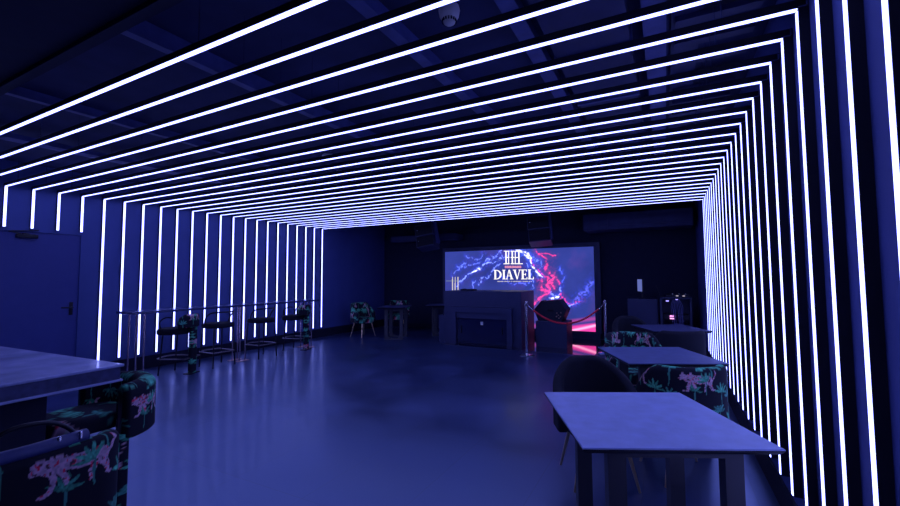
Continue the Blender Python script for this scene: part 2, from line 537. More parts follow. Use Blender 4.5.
SX0, SX1, SZ0, SZ1, SY = 2.09, 5.985, 0.167, 2.125, 7.99
def screen_mesh():
    nx, nz = 400, 200
    u = np.linspace(0, 1, nx)
    v = np.linspace(0, 1, nz)
    U, V = np.meshgrid(u, v, indexing='ij')
    P3 = np.stack([SX0 + U * (SX1 - SX0) - 7.440025, np.full(U.shape, SY + 2.066809), SZ0 + V * (SZ1 - SZ0) - 1.445045], -1) @ np.array(RX)
    PX = 450 + 415.7126 * P3[..., 0] / P3[..., 1]
    PY = 253 - 415.7126 * P3[..., 2] / P3[..., 1]
    dx = (fbm(U * 22, V * 11, 3, 6) - 0.5) * 9
    dy = (fbm(U * 22, V * 11, 9, 6) - 0.5) * 9
    X, Y = PX + dx, PY + dy
    C = np.ones((nx, nz, 3)) * lin((54, 66, 156))
    n = fbm(U * 6, V * 3, 20)
    C *= (0.75 + 0.6 * n)[..., None]
    pk = np.clip(fbm(U * 9, V * 5, 40) - 0.48, 0, 1) * 2.2 * np.exp(-((PX - 535) / 70) ** 2)
    C += 0.2 * pk[..., None] * lin((170, 60, 130))
    def stroke(pts, wd, c, amp=1.0, glow=3.0, gl=0.35, gc=(40, 60, 255)):
        nonlocal C
        dmin = np.full(X.shape, 1e9)
        for (x0, y0), (x1, y1) in zip(pts, pts[1:]):
            t = np.clip(((X - x0) * (x1 - x0) + (Y - y0) * (y1 - y0)) / ((x1 - x0) ** 2 + (y1 - y0) ** 2 + 1e-9), 0, 1)
            dd = np.hypot(X - x0 - t * (x1 - x0), Y - y0 - t * (y1 - y0))
            dmin = np.minimum(dmin, dd)
        br = 0.2 + 1.5 * fbm(U * 25, V * 12, int(pts[0][0]))
        br = br * (0.25 + 1.3 * (vnoise(U * 110, V * 56, int(pts[0][1])) > 0.42))
        C += (np.exp(-(dmin / (wd * 0.7)) ** 2) * amp * br * 1.2)[..., None] * lin(c)
        C += (np.exp(-(dmin / (wd * glow)) ** 2) * gl * 0.6 * br)[..., None] * lin(gc)
    bl_, wh, rd = (130, 150, 255), (240, 240, 255), (255, 35, 90)
    stroke([(459, 285), (464, 277), (471, 271), (478, 267), (490, 263), (503, 259)], 0.9, bl_, 1.0)
    stroke([(470, 272), (478, 268)], 1.0, wh, 1.0)
    stroke([(480, 284), (485, 276), (492, 271), (499, 264)], 0.7, bl_, .8)
    stroke([(492, 254), (503, 257), (512, 252)], 0.9, bl_, .7)
    stroke([(518, 250), (524, 253), (531, 260)], 1.5, wh, 1.8, 3, 0.8, (60, 90, 255))
    stroke([(524, 256), (532, 264), (540, 275)], 1.0, wh, 1.5, 4, 0.7, (60, 90, 255))
    stroke([(532, 258), (540, 262), (541, 268)], 1.0, bl_, .5, 4)
    stroke([(466, 256), (478, 258), (483, 254)], 0.8, bl_, .4)
    stroke([(455, 268), (470, 263), (480, 262)], 0.8, bl_, .4)
    stroke([(476, 281), (474, 288)], 0.8, bl_, .5)
    stroke([(536, 252), (541, 257), (548, 259), (550, 263), (545, 268)], 1.2, rd, .7, 3, .15, rd)
    stroke([(546, 276), (551, 280), (553, 286)], 1.2, rd, .8, 3, .15, rd)
    stroke([(561, 300), (557, 307), (566, 312)], 1.0, rd, .6, 3, .15, rd)
    stroke([(539, 279), (542, 283), (540, 289), (547, 291), (549, 285)], 1.3, rd, 1.0, 2.5, .3, rd)
    stroke([(550, 271), (553, 277), (549, 284), (547, 292), (541, 299), (534, 305)], 1.3, rd, 1.0, 2.5, .3, rd)
    stroke([(532, 262), (538, 268), (544, 276)], 0.8, rd, .6, 2.5, .2, rd)
    stroke([(549, 291), (556, 297), (561, 288)], 1.0, bl_, 1.2, 3, .5)
    stroke([(552, 298), (559, 296)], 1.2, wh, 1.2, 3, .5)
    stroke([(560, 292), (570, 305), (582, 299)], 0.9, rd, .6, 3, .15, rd)
    stroke([(564, 312), (570, 305), (577, 303)], 1.0, bl_, 1.0, 3, .5)
    stroke([(561, 268), (566, 276), (563, 284)], 0.9, (90, 110, 255), .5)
    stroke([(572, 302), (586, 290), (591, 283)], 2.2, (90, 95, 200), .45)
    stroke([(486, 262), (494, 258), (500, 251)], 0.8, bl_, .8)
    stroke([(500, 275), (508, 283), (520, 284), (530, 281)], 0.8, (100, 120, 255), .5)
    stroke([(526, 266), (533, 279), (531, 290)], 0.8, bl_, .7)
    stroke([(540, 256), (547, 252), (556, 255)], 0.8, rd, .8, 3, .1, rd)
    stroke([(556, 268), (554, 277), (560, 283)], 0.8, rd, .5, 3, .1, rd)
    stroke([(465, 262), (458, 270), (452, 274)], 0.7, bl_, .5)
    # pink light along the foot of the picture
    b = np.clip((PY - (325.0 - (PX - 571) * 0.12)) / 2.5, 0, 1)
    C = C * (1 - b[..., None]) + b[..., None] * lin((255, 70, 175)) * 1.15
    g2 = np.clip(1 - np.abs(PY - 330.0 + (PX - 575) * 0.22) / 2.0, 0, 1) * b
    C += g2[..., None] * lin((255, 225, 235)) * 0.8
    edge = np.clip(1 - np.abs(PY - 321.5 + (PX - 571) * .12) / 3, 0, 1)
    C += edge[..., None] * lin((220, 40, 90)) * .6
    # pale upright strokes at the left
    for cx in (452.6, 455.2, 458.0):
        k = (np.abs(PX - cx) < 0.45) & (PY > 277) & (PY < 291)
        C[k] = lin((225, 215, 215))
    k = (np.abs(PY - 281) < 0.35) & (PX > 446) & (PX < 460)
    C[k] = C[k] * .5 + lin((150, 170, 170)) * .5
    C *= 0.82 + 0.18 * ((np.indices(X.shape).sum(0) % 2)[..., None])
    XX = SX0 + U * (SX1 - SX0)
    ZZ = SZ0 + V * (SZ1 - SZ0)
    Vv = np.stack([XX, np.full_like(XX, SY), ZZ], -1).reshape(-1, 3)
    idx = np.arange(nx * nz).reshape(nx, nz)
    F = np.stack([idx[:-1, :-1], idx[1:, :-1], idx[1:, 1:], idx[:-1, 1:]], -1).reshape(-1, 4)
    Cc = np.concatenate([C.reshape(-1, 3), np.ones((nx * nz, 1))], 1)
    return Vv.tolist(), F.tolist(), Cc
M_led = attr_mat('led_picture', 1, 0.82)
scr = thing('led_screen', 'large LED wall screen with blue lightning picture and white DIAVEL title', 'screen', ((SX0 + SX1) / 2, SY, 0))
def local(o, p):
    o.parent = p
    o.matrix_parent_inverse = Matrix.Translation(-Vector(p.location))
    return o
local(obj('display', screen_mesh(), M_led), scr)
fb = box(SX0 - 0.02, SX1 + 0.14, SY + 0.004, SY + 0.09, SZ0 - 0.03, SZ1 + 0.10)
box(SX0 - 0.06, SX1 + 0.14, SY - 0.03, SY + 0.09, SZ1 + 0.01, SZ1 + 0.10, bm=fb)
box(SX1 + 0.01, SX1 + 0.14, SY - 0.03, SY + 0.09, SZ0 - 0.03, SZ1 + 0.01, bm=fb)
box(SX0 - 0.06, SX0 - 0.01, SY - 0.03, SY + 0.09, SZ0 - 0.03, SZ1 + 0.01, bm=fb)
box(SX0, SX1 + 0.1, SY + 0.0, SY + 0.09, 0, SZ0 - 0.03, bm=fb)
local(obj('screen_frame', fb, M_booth), scr)
# lettering built from strokes
M_txt = emit('lettering_white', (1.0, 0.95, 0.95), 1.0)
M_txtp = emit('lettering_pink', (1.0, 0.35, 0.5), 0.9)
def px(x, y=300.0):
    a, c = (x - 450) / 415.7126, (253 - y) / 415.7126
    d_ = [RX[i][0] * a + RX[i][1] + RX[i][2] * c for i in range(3)]
    t_ = (SY + 2.066809) / d_[1]
    return (7.440025 + d_[0] * t_, 1.445045 + d_[2] * t_)
def poly(bm, pts, yo=-0.006):
    vs = [bm.verts.new((x, SY + yo, z)) for x, z in pts]
    f = bm.faces.new(vs)
    e = bmesh.ops.extrude_face_region(bm, geom=[f])
    for v in e['geom']:
        if isinstance(v, bmesh.types.BMVert):
            v.co.y += 0.004
def rect(bm, x0, x1, z0, z1):
    poly(bm, [(x0, z0), (x1, z0), (x1, z1), (x0, z1)])
def letters():
    bm = bmesh.new()
    zb, zt = px(514, 279.3)[1], px(514, 269.7)[1]
    h = zt - zb
    xs = [px(494.2)[0], px(502.3)[0], px(506.0)[0], px(513.2)[0], px(521.4)[0], px(528.2)[0], px(534.4)[0]]
    t, s, g = 0.045, 0.016, 0.018
    def stem(x, wd=t):
        rect(bm, x, x + wd, zb, zt)
        rect(bm, x - g, x + wd + g, zb, zb + s)
        rect(bm, x - g, x + wd + g, zt - s, zt)
    # D
    x = xs[0] + g
    stem(x)
    x1 = xs[1] - 0.01
    cx, cz = x + t, (zb + zt) / 2
    N = 16
    out = [(cx + (x1 - cx) * math.sin(PI * k / N), cz + h / 2 * math.cos(PI * k / N)) for k in range(N + 1)]
    inn = [(cx + (x1 - cx - t) * math.sin(PI * k / N), cz + (h / 2 - s) * math.cos(PI * k / N)) for k in range(N + 1)]
    for k in range(N):
        poly(bm, [out[k], out[k + 1], inn[k + 1], inn[k]])
    # I
    stem(xs[1] + g + 0.012)
    # A
    a0, a1 = xs[2] + 0.0, xs[3] + 0.012
    am = (a0 + a1) / 2
    poly(bm, [(a0 + 0.02, zb), (a0 + 0.038, zb), (am, zt), (am - 0.018, zt)])
    poly(bm, [(a1 - 0.06, zb), (a1 - 0.012, zb), (am + 0.012, zt), (am - 0.02, zt)])
    rect(bm, a0 + 0.045, a1 - 0.05, zb + h * .32, zb + h * .32 + s)
    rect(bm, a0, a0 + 0.06, zb, zb + s)
    rect(bm, a1 - 0.085, a1, zb, zb + s)
    # V
    v0, v1 = xs[3] + 0.004, xs[4] - 0.0
    vm = (v0 + v1) / 2
    poly(bm, [(v0 + 0.015, zt), (v0 + 0.065, zt), (vm + 0.02, zb), (vm - 0.005, zb)])
    poly(bm, [(v1 - 0.038, zt), (v1 - 0.02, zt), (vm + 0.012, zb), (vm - 0.005, zb)])
    rect(bm, v0, v0 + 0.085, zt - s, zt)
    rect(bm, v1 - 0.06, v1, zt - s, zt)
    # E
    e0, e1 = xs[4] + g + 0.005, xs[5] - 0.012
    stem(e0)
    rect(bm, e0, e1, zb, zb + s)
    rect(bm, e0, e1 - 0.01, zt - s, zt)
    rect(bm, e0, e1 - 0.035, zb + h * .5 - s / 2, zb + h * .5 + s / 2)
    rect(bm, e1 - s, e1, zb, zb + 0.055)
    rect(bm, e1 - s - 0.01, e1 - 0.01, zt - 0.05, zt)
    rect(bm, e1 - 0.035 - s, e1 - 0.035, zb + h * .38, zb + h * .62)
    # L
    l0, l1 = xs[5] + g + 0.005, xs[6] - 0.005
    stem(l0)
    rect(bm, l0, l1, zb, zb + s)
    rect(bm, l1 - s, l1, zb, zb + 0.06)
    return bm
local(obj('title_lettering', letters(), M_txt, label='white DIAVEL lettering'), scr)
lg = bmesh.new()
def R2(x0, x1, y0, y1):
    a, b_ = px(x0, y1), px(x1, y0)
    rect(lg, a[0], b_[0], a[1], b_[1])
# square emblem of paired window-like glyphs
for x in (505.5, 511.8, 518.4):
    R2(x, x + 1.1, 250.8, 264.2)
for (a, b_) in ((505.5, 509.5), (510.8, 514.5), (514.8, 519.5)):
    R2(a, b_, 250.8, 251.7)
    R2(a, b_, 257.0, 258.0)
    R2(a, b_, 263.2, 264.2)
for x in (508.3, 515.0):
    R2(x, x + 0.7, 250.8, 257.2)
    R2(x, x + 0.7, 257.8, 264.2)
R2(518.4, 522.8, 263.3, 264.2)
R2(503.6, 506, 263.4, 264.2)
R2(503.9, 505.7, 250.8, 251.5)
local(obj('emblem', lg, M_txt, label='white square emblem'), scr)
lg = bmesh.new()
xx = 505.0
while xx < 520.5:
    wdt = 0.9 + 0.5 * random.Random(int(xx * 10)).random()
    R2(xx, xx + wdt, 265.9, 266.4)
    R2(xx, xx + 0.4, 265.9, 268.0)
    R2(xx + wdt - .35, xx + wdt, 266.0, 268.0)
    R2(xx, xx + wdt, 267.6, 268.0)
    xx += wdt + 0.45
local(obj('small_lettering', lg, M_txtp, label='tiny pink line of lettering'), scr)
lg = bmesh.new()
xx = 497.5
rr = random.Random(5)
while xx < 531:
    wdt = 0.4 + 0.5 * rr.random()
    R2(xx, xx + wdt, 281.0, 281.9)
    xx += wdt + 0.3 + (0.6 if rr.random() < .2 else 0)
local(obj('subtitle_lettering', lg, emit('lettering_dim', (0.7, 0.65, 0.75), 0.7), label='tiny pale line of lettering'), scr)

# ------------------------------------------------------------------ jungle print
def paint(U, V, seed=0, du=0.0, dv=0.0):
    """U, V in metres over the cloth -> rgb"""
    base = np.array([0.010, 0.011, 0.022])
    C = np.ones(U.shape + (3,)) * base
    PW, PH = 0.46, 0.40
    u0 = U + du
    row = np.floor((V + dv) / PH)
    u = np.mod(u0 + row * 0.23, PW)
    v = np.mod(V + dv, PH)
    w1 = (vnoise(U * 40 + 5, V * 40 + 5, 11 + seed) - .5) * 0.010
    w2 = (vnoise(U * 40 + 9, V * 40 + 3, 12 + seed) - .5) * 0.010
    u = u + w1
    v = v + w2
    fine = vnoise(U * 160 + 3, V * 160, 77)
    def ell(cx, cy, ln, wd, ang):
        best = np.zeros(U.shape, bool)
        for ox in (-PW, 0, PW):
            x = u - cx - ox
            y = v - cy
            a = x * math.cos(ang) + y * math.sin(ang)
            b = -x * math.sin(ang) + y * math.cos(ang)
            best |= (a / ln) ** 2 + (b / wd) ** 2 < 1
        return best
    g1 = np.array([0.14, 0.75, 0.42])
    g2 = np.array([0.07, 0.35, 0.24])
    def palm(cx, cy, s, n, a0=20, a1=160, g=g1, stem=True):
        if stem:
            C[ell(cx + 0.003, cy - s * .75, s * .8, 0.0045, R(88))] = g2
        for k in range(n):
            a = R(a0 + (a1 - a0) * k / (n - 1))
            mk = ell(cx + s * .55 * math.cos(a), cy + s * .5 * math.sin(a), s * .55, s * .13, a)
            cc = g * (1.0 if k % 2 else 0.7)
            C[mk] = cc * (0.45 + 0.8 * fine[mk])[:, None]
    palm(0.06, 0.25, 0.085, 7)
    palm(0.06, 0.05, 0.06, 6, 10, 170, g2 * 1.5)
    palm(0.33, 0.27, 0.10, 8, -15, 195)
    palm(0.42, 0.09, 0.06, 6, -10, 170)
    palm(0.16, 0.36, 0.06, 6, 10, 170, g2 * 1.4)
    palm(0.21, 0.10, 0.05, 5, 0, 150, g1 * .7)
    # leopard walking left
    lp = np.array([0.80, 0.52, 0.62])
    ox, oy = 0.13, 0.165
    mk = ell(ox + 0.12, oy + 0.012, 0.075, 0.026, R(-4))
    mk |= ell(ox + 0.055, oy + 0.020, 0.035, 0.027, R(12))
    mk |= ell(ox + 0.175, oy + 0.006, 0.035, 0.030, R(-20))
    mk |= ell(ox + 0.018, oy + 0.028, 0.024, 0.021, R(-20))
    mk |= ell(ox + 0.002, oy + 0.018, 0.013, 0.011, R(0))
    mk |= ell(ox + 0.050, oy - 0.028, 0.010, 0.040, R(-12))
    mk |= ell(ox + 0.030, oy - 0.064, 0.017, 0.006, R(10))
    mk |= ell(ox + 0.080, oy - 0.022, 0.010, 0.036, R(20))
    mk |= ell(ox + 0.160, oy - 0.030, 0.010, 0.036, R(-18))
    mk |= ell(ox + 0.195, oy - 0.024, 0.012, 0.036, R(22))
    mk |= ell(ox + 0.212, oy - 0.058, 0.016, 0.006, R(0))
    mk |= ell(ox + 0.222, oy + 0.028, 0.030, 0.006, R(55))
    mk |= ell(ox + 0.236, oy + 0.056, 0.006, 0.016, R(20))
    sp = vnoise(U * 130, V * 130, 90) > 0.80
    C[mk] = lp * (0.55 + 0.6 * fine[mk])[:, None]
    C[mk & sp] = (1.0, 0.04, 0.10)
    dk = vnoise(U * 120 + 7, V * 120, 91) > 0.74
    C[mk & dk] = (0.12, 0.05, 0.06)
    palm(0.29, 0.165, 0.055, 5, 60, 180, g1)
    return C

def sweep_shell(path, prof, closed_prof=True, du=0, dv=0, seed=0, painted=True):
    """path(t)->(pos2d, normal2d, arclen) list; prof(t)->list of (offset, z). returns verts, faces, colours"""
    V, Cu, Cv = [], [], []
    n = len(path)
    for i, (p, nn, s) in enumerate(path):
        pr = prof(i / (n - 1))
        acc = 0
        for j, (o, z) in enumerate(pr):
            V.append((p[0] + nn[0] * o, p[1] + nn[1] * o, z))
            if j:
                acc += math.hypot(o - pr[j - 1][0], z - pr[j - 1][1])
            Cu.append(s)
            Cv.append(acc)
    mcount = len(prof(0))
    F = []
    for i in range(n - 1):
        for j in range(mcount if closed_prof else mcount - 1):
            a, b = i * mcount + j, i * mcount + (j + 1) % mcount
            F.append((a, b, b + mcount, a + mcount))
    # rounded ends handled by profile shrink; close caps
    F.append(tuple(range(mcount))[::-1])
    F.append(tuple(range((n - 1) * mcount, n * mcount)))
    if painted:
        C = paint(np.array(Cu), np.array(Cv), seed, du, dv)
    else:
        C = np.ones((len(V), 3)) * np.array([0.012, 0.013, 0.024])
    return V, F, np.concatenate([C, np.ones((len(V), 1))], 1)

def tub_path(rad, half_deg, n, straight=0.0, squash=1.0):
    """arc about the origin, its middle at +y (the back); ends may run straight toward -y"""
    P = []
    pts = []
    for k in range(n):
        a = R(90 - half_deg + 2 * half_deg * k / (n - 1))
        pts.append((rad * math.cos(a), rad * math.sin(a) * squash))
    if straight:
        m_ = max(4, int(n * straight / (rad * 3.1)))
        a, b = pts[0], pts[-1]
        pts = [(a[0], a[1] - straight * (m_ - k) / m_) for k in range(m_)] + pts + [(b[0], b[1] - straight * (k + 1) / m_) for k in range(m_)]
    s = 0
    L = []
    for k, p in enumerate(pts):
        q0, q1 = pts[max(k - 1, 0)], pts[min(k + 1, len(pts) - 1)]
        tx, ty = q1[0] - q0[0], q1[1] - q0[1]
        l = math.hypot(tx, ty)
        if k:
            s += math.hypot(p[0] - pts[k - 1][0], p[1] - pts[k - 1][1])
        L.append([p, (ty / l, -tx / l), s])
    return L

def round_prof(th, z0, z1, nv, r=None):
    """outer side up, over the top, inner side down: closed, evenly dense"""
    r = min(th / 2, r or th / 2)
    pts = []
    for k in range(nv):
        pts.append((0.0, z0 + 0.01 + (z1 - r - z0 - 0.01) * k / (nv - 1)))
    for k in range(1, 8):
        a = PI * k / 8
        pts.append((-th / 2 + th / 2 * math.cos(a), z1 - r + r * math.sin(a)))
    for k in range(nv):
        pts.append((-th, z1 - r + (z0 + 0.01 - z1 + r) * k / (nv - 1)))
    pts.append((-th + 0.01, z0))
    pts.append((-0.01, z0))
    return pts

def smoothstep(t):
    t = max(0.0, min(1.0, t))
    return t * t * (3 - 2 * t)

def tub_shell(rad, half, th, z0, ztop, zarm, n, nv, straight=0.0, painted=True, du=0, dv=0, flat=0.55):
    path = tub_path(rad, half, n, straight)
    def prof(t):
        d_ = abs(t - 0.5) * 2
        z1 = ztop + (zarm - ztop) * smoothstep((d_ - flat) / (1 - flat))
        e = 1.0
        if d_ > 0.94:
            q = (d_ - 0.94) / 0.06
            e = math.sqrt(max(0.02, 1 - q * q))
        pr = round_prof(th, z0, z1, nv)
        if e < 1:
            cz = (z0 + z1) / 2
            pr = [(-th / 2 + (o + th / 2) * (0.25 + 0.75 * e), cz + (z - cz) * (0.9 + 0.1 * e)) for o, z in pr]
        return pr
    return sweep_shell(path, prof, painted=painted, du=du, dv=dv)

def cushion(rx, ry, z0, z1, painted=False, du=0, e=3.2, n=64, cy=0.0):
    """rounded pad"""
    rings = [(0.90, z0), (0.97, z0 + 0.006), (1.0, z0 + 0.02), (1.0, z1 - 0.03), (0.98, z1 - 0.013), (0.93, z1 - 0.003)] + [(0.93 - 0.093 * k, z1 + 0.006 * math.sin(k / 10 * PI / 2)) for k in range(1, 11)]
    V = []
    for s, z in rings:
        for k in range(n):
            a = 2 * PI * k / n
            c, sn = math.cos(a), math.sin(a)
            V.append((rx * s * math.copysign(abs(c) ** (2 / e), c), cy + ry * s * math.copysign(abs(sn) ** (2 / e), sn), z))
    F = []
    for j in range(len(rings) - 1):
        for k in range(n):
            a, b = j * n + k, j * n + (k + 1) % n
            F.append((a, b, b + n, a + n))
    F.append(tuple(range(n))[::-1])
    F.append(tuple(range((len(rings) - 1) * n, len(rings) * n)))
    A = np.array(V)
    if painted:
        C = paint(A[:, 0] + 0.5 + du, A[:, 1] + A[:, 2] + 0.5, 0)
    else:
        C = np.ones((len(V), 3)) * np.array([0.012, 0.013, 0.024])
    return V, F, np.concatenate([C, np.ones((len(V), 1))], 1)

# ------------------------------------------------------------------ tub chairs (open side toward -y)
def tub_chair(label, painted, loc, rz, du=0.0, dv=0.0, dense=1.0, group=None, flat=0.45):
    t = thing('tub_chair', label, 'chair', loc, rz, group)
    n, nv = int(130 * dense), int(56 * dense)
    z1 = 0.82
    obj('backrest', tub_shell(0.30, 90, 0.075, 0.36, z1, 0.60, n, nv, 0.14, painted, du, dv, flat), M_print, t, sm=True)
    obj('seat', cushion(0.222, 0.235, 0.34, 0.47, painted, e=2.8, cy=-0.03), M_print, t, sm='auto')
    obj('seat_base', lathe([(0, 0.325), (0.20, 0.325), (0.215, 0.335), (0.215, 0.345), (0, 0.345)], 40), M_blackm, t, sm='auto')
    for sx in (-1, 1):
        for sy, b in ((-1, 0.0), (1, 0.0)):
            obj('leg', tube([(sx * 0.145, sy * 0.145, 0.33), (sx * 0.215, sy * 0.205, 0.0)], 0.016, 12, r2=0.009), M_brass, t, sm='auto')
    return t

# ------------------------------------------------------------------ square tables
TR = R(25.4)
UX = (math.cos(TR), math.sin(TR))
VX = (-math.sin(TR), math.cos(TR))
def rr_loop(w2, h0, h1, wd, y0, y1, rc=0.08, n=8):
    """closed flat frame in the XZ plane with rounded inner bottom corners"""
    b = bmesh.new()
    out = [(-w2, h0), (w2, h0), (w2, h1), (-w2, h1)]
    inn = []
    x, z0, z1 = w2 - wd, h0 + 0.035, h1 - 0.06
    for k in range(n + 1):
        a = -PI + PI / 2 * k / n
        inn.append((-x + rc + rc * math.cos(a), z0 + rc + rc * math.sin(a)))
    for k in range(n + 1):
        a = -PI / 2 + PI / 2 * k / n
        inn.append((x - rc + rc * math.cos(a), z0 + rc + rc * math.sin(a)))
    inn += [(x, z1), (-x, z1)]
    # order: bottom-left arc, bottom-right arc, top-right, top-left
    groups = []
    na = n + 1
    mid = n // 2
    # polygons between outer and inner
    polys = []
    c0 = inn[:na]
    c1 = inn[na:2 * na]
    for k in range(n):
        polys.append([out[0], c0[k + 1], c0[k]])
        polys.append([out[1], c1[k + 1], c1[k]])
    polys.append([out[0], out[1], c1[0], c0[-1]])
    polys.append([out[1], out[2], inn[-2], c1[-1]])
    polys.append([out[2], out[3], inn[-1], inn[-2]])
    polys.append([out[3], out[0], c0[0], inn[-1]])
    cache = {}
    def vert(p, y):
        key = (round(p[0], 5), round(p[1], 5), y)
        if key not in cache:
            cache[key] = b.verts.new((p[0], y, p[1]))
        return cache[key]
    for P in polys:
        b.faces.new([vert(p, y0) for p in P])
        b.faces.new([vert(p, y1) for p in reversed(P)])
    for loop in (out, inn):
        L = len(loop)
        for k in range(L):
            p, q = loop[k], loop[(k + 1) % L]
            b.faces.new([vert(p, y0), vert(q, y0), vert(q, y1), vert(p, y1)])
    bmesh.ops.recalc_face_normals(b, faces=b.faces)
    return b

def square_table(label, cx, cy, rz, w2=0.4, d2=0.41, mt=M_top, group=None, zt=0.75):
    t = thing('square_table', label, 'table', (cx, cy, 0), rz, group)
    b = bmesh.new()
    # slab with a bevelled underside
    top = [(-w2, -d2), (w2, -d2), (w2, d2), (-w2, d2)]
    lv = [(1.0, zt), (1.0, zt - 0.006)]
    rings = [[b.verts.new((x * s, y * s, z)) for x, y in top] for s, z in lv]
    b.faces.new(rings[0])
    b.faces.new(rings[-1][::-1])
    for a, c in zip(rings, rings[1:]):
        for k in range(4):
            b.faces.new((a[k], c[k], c[(k + 1) % 4], a[(k + 1) % 4]))
    bmesh.ops.recalc_face_normals(b, faces=b.faces)
    bmesh.ops.bevel(b, geom=[e for e in b.edges if abs(e.verts[0].co.z - zt) < 1e-4 and abs(e.verts[1].co.z - zt) < 1e-4], offset=0.002, segments=2, affect='EDGES')
    obj('tabletop', b, mt, t)
    b = bmesh.new()
    lv = [(0.998, zt - 0.0058), (0.998, zt - 0.012), (0.965, zt - 0.026), (0.93, zt - 0.031)]
    rings = [[b.verts.new((x * s, y * s, z)) for x, y in top] for s, z in lv]
    b.faces.new(rings[0])
    b.faces.new(rings[-1][::-1])
    for a, c in zip(rings, rings[1:]):
        for k in range(4):
            b.faces.new((a[k], c[k], c[(k + 1) % 4], a[(k + 1) % 4]))
    bmesh.ops.recalc_face_normals(b, faces=b.faces)
    obj('core_board', b, M_black, t, label='black bevelled edge')
    for yy in (-d2 + 0.13, d2 - 0.19):
        lf = rr_loop(w2 - 0.112, 0.0, zt - 0.031, 0.078, yy, yy + 0.05)
        bmesh.ops.translate(lf, verts=lf.verts, vec=(0.03, 0, 0))
        obj('leg_frame', lf, M_frame, t)
    return t
TG = 'square tables along the right wall'
T1 = (7.307, 0.252)
T2 = (7.347, 2.071)
T3 = (7.46, 4.25)
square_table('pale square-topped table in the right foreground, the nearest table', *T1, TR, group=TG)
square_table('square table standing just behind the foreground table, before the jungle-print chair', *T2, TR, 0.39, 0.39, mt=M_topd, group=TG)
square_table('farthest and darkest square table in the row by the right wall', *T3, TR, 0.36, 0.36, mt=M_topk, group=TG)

def rel(Tc, u, v):
    return (Tc[0] + UX[0] * u + VX[0] * v, Tc[1] + UX[1] * u + VX[1] * v, 0)
# chair local -y is the open side: facing +v means rz = TR + pi
tub_chair('dark navy velvet tub chair at the far side of the foreground table', False, rel(T1, 0.07, 0.95), TR, flat=0.12)
tub_chair('jungle and leopard print tub chair, back to the camera, between the two nearest tables', True, rel(T2, -0.11, -0.60), TR + PI, du=0.34, dv=0.20, dense=1.5)
tub_chair('jungle print tub chair seen over the second table from the camera', True, rel(T2, 0.12, 0.76), TR, du=0.1)
tub_chair('plain dark tub chair, back turned, beside the strip wall behind the second table', False, rel(T3, -0.25, -0.68), TR + PI)
tub_chair('farthest dark tub chair of the right-hand row, in front of the equipment cabinet', False, rel(T3, -0.19, 0.70), TR, flat=0.12)

# back left corner set
CT = R(2)
tub_chair('jungle print tub chair with gold legs in the far left corner', True, (0.80, 6.10, 0), R(80), du=0.2)
t = square_table('dark table in the far left corner beside the print chair', 1.68, 6.2, R(22), 0.33, 0.40, mt=M_topk)
square_table('second dark table in the far left corner, nearer the screen', 2.40, 7.15, R(22), 0.33, 0.36, mt=M_topk)
tub_chair('jungle print tub chair half hidden behind the corner table', True, (1.12, 7.15, 0), R(30), du=0.35)

# ------------------------------------------------------------------ high bar along the left wall
bar = thing('high_bar_table', 'long narrow high bar table along the left wall strips', 'bar table', (0, 0, 0))
BX0, BX1, BY0, BY1, BZ = 0.50, 0.93, 1.03, 4.50, 0.985
obj('worktop', box(BX0, BX1, BY0, BY1, BZ - 0.035, BZ, 0.004), M_bar, bar)
for yc in (1.19, 2.80, 4.35):
    pr_ = ((0.62, yc - 0.05), (0.62, yc + 0.05), (0.82, yc - 0.05), (0.82, yc + 0.05))
    for (x, y) in pr_:
        obj('leg', tube([(x, y, 0.008), (x, y, BZ - 0.034)], 0.0125, 12), M_leg, bar, sm='auto')
    for x in (0.62, 0.82):
        obj('base_plate', box(x - 0.045, x + 0.045, yc - 0.11, yc + 0.11, 0, 0.010, 0.003), M_copper, bar)

# bar stools: local back at +y, open side -y
def arc_pts(r, a0, a1, n, z, cy=0.0, sy=1.0):
    return [(r * math.cos(R(a0 + (a1 - a0) * k / n)), cy + sy * r * math.sin(R(a0 + (a1 - a0) * k / n)), z) for k in range(n + 1)]
def stool_frame(t, metal=M_black, zs=0.63):
    for sx in (-1, 1):
        for sy in (-1, 1):
            obj('leg', tube([(sx * 0.17, sy * 0.15, zs), (sx * 0.19, sy * 0.18, 0.0)], 0.011, 10), metal, t, sm='auto')
    fr_ = tube([(0.187, 0.17, 0.24)] + [(0.187, -0.17, 0.24)] + arc_pts(0.187, 0, -180, 14, 0.24, -0.17, 0.55)[1:] + [(-0.187, 0.17, 0.24)], 0.010, 10)
    tube([(0.187, 0.17, 0.24), (-0.187, 0.17, 0.24)], 0.010, 10, bm=fr_)
    obj('footrest', fr_, M_gun, t, sm='auto')

def black_stool(label, loc, rz, group):
    t = thing('bar_stool', label, 'bar stool', loc, rz, group)
    obj('seat', cushion(0.225, 0.22, 0.63, 0.705, e=2.6), M_print, t, sm='auto')
    stool_frame(t)
    P = smooth_path([(0.20, -0.06, 0.66), (0.215, 0.0, 0.80), (0.20, 0.10, 0.875), (0.12, 0.20, 0.89), (0, 0.225, 0.89), (-0.12, 0.20, 0.89), (-0.20, 0.10, 0.875), (-0.215, 0.0, 0.80), (-0.20, -0.06, 0.66)], 6)
    obj('back_rail', tube(P, 0.0115, 10), M_black, t, sm='auto')
    return t

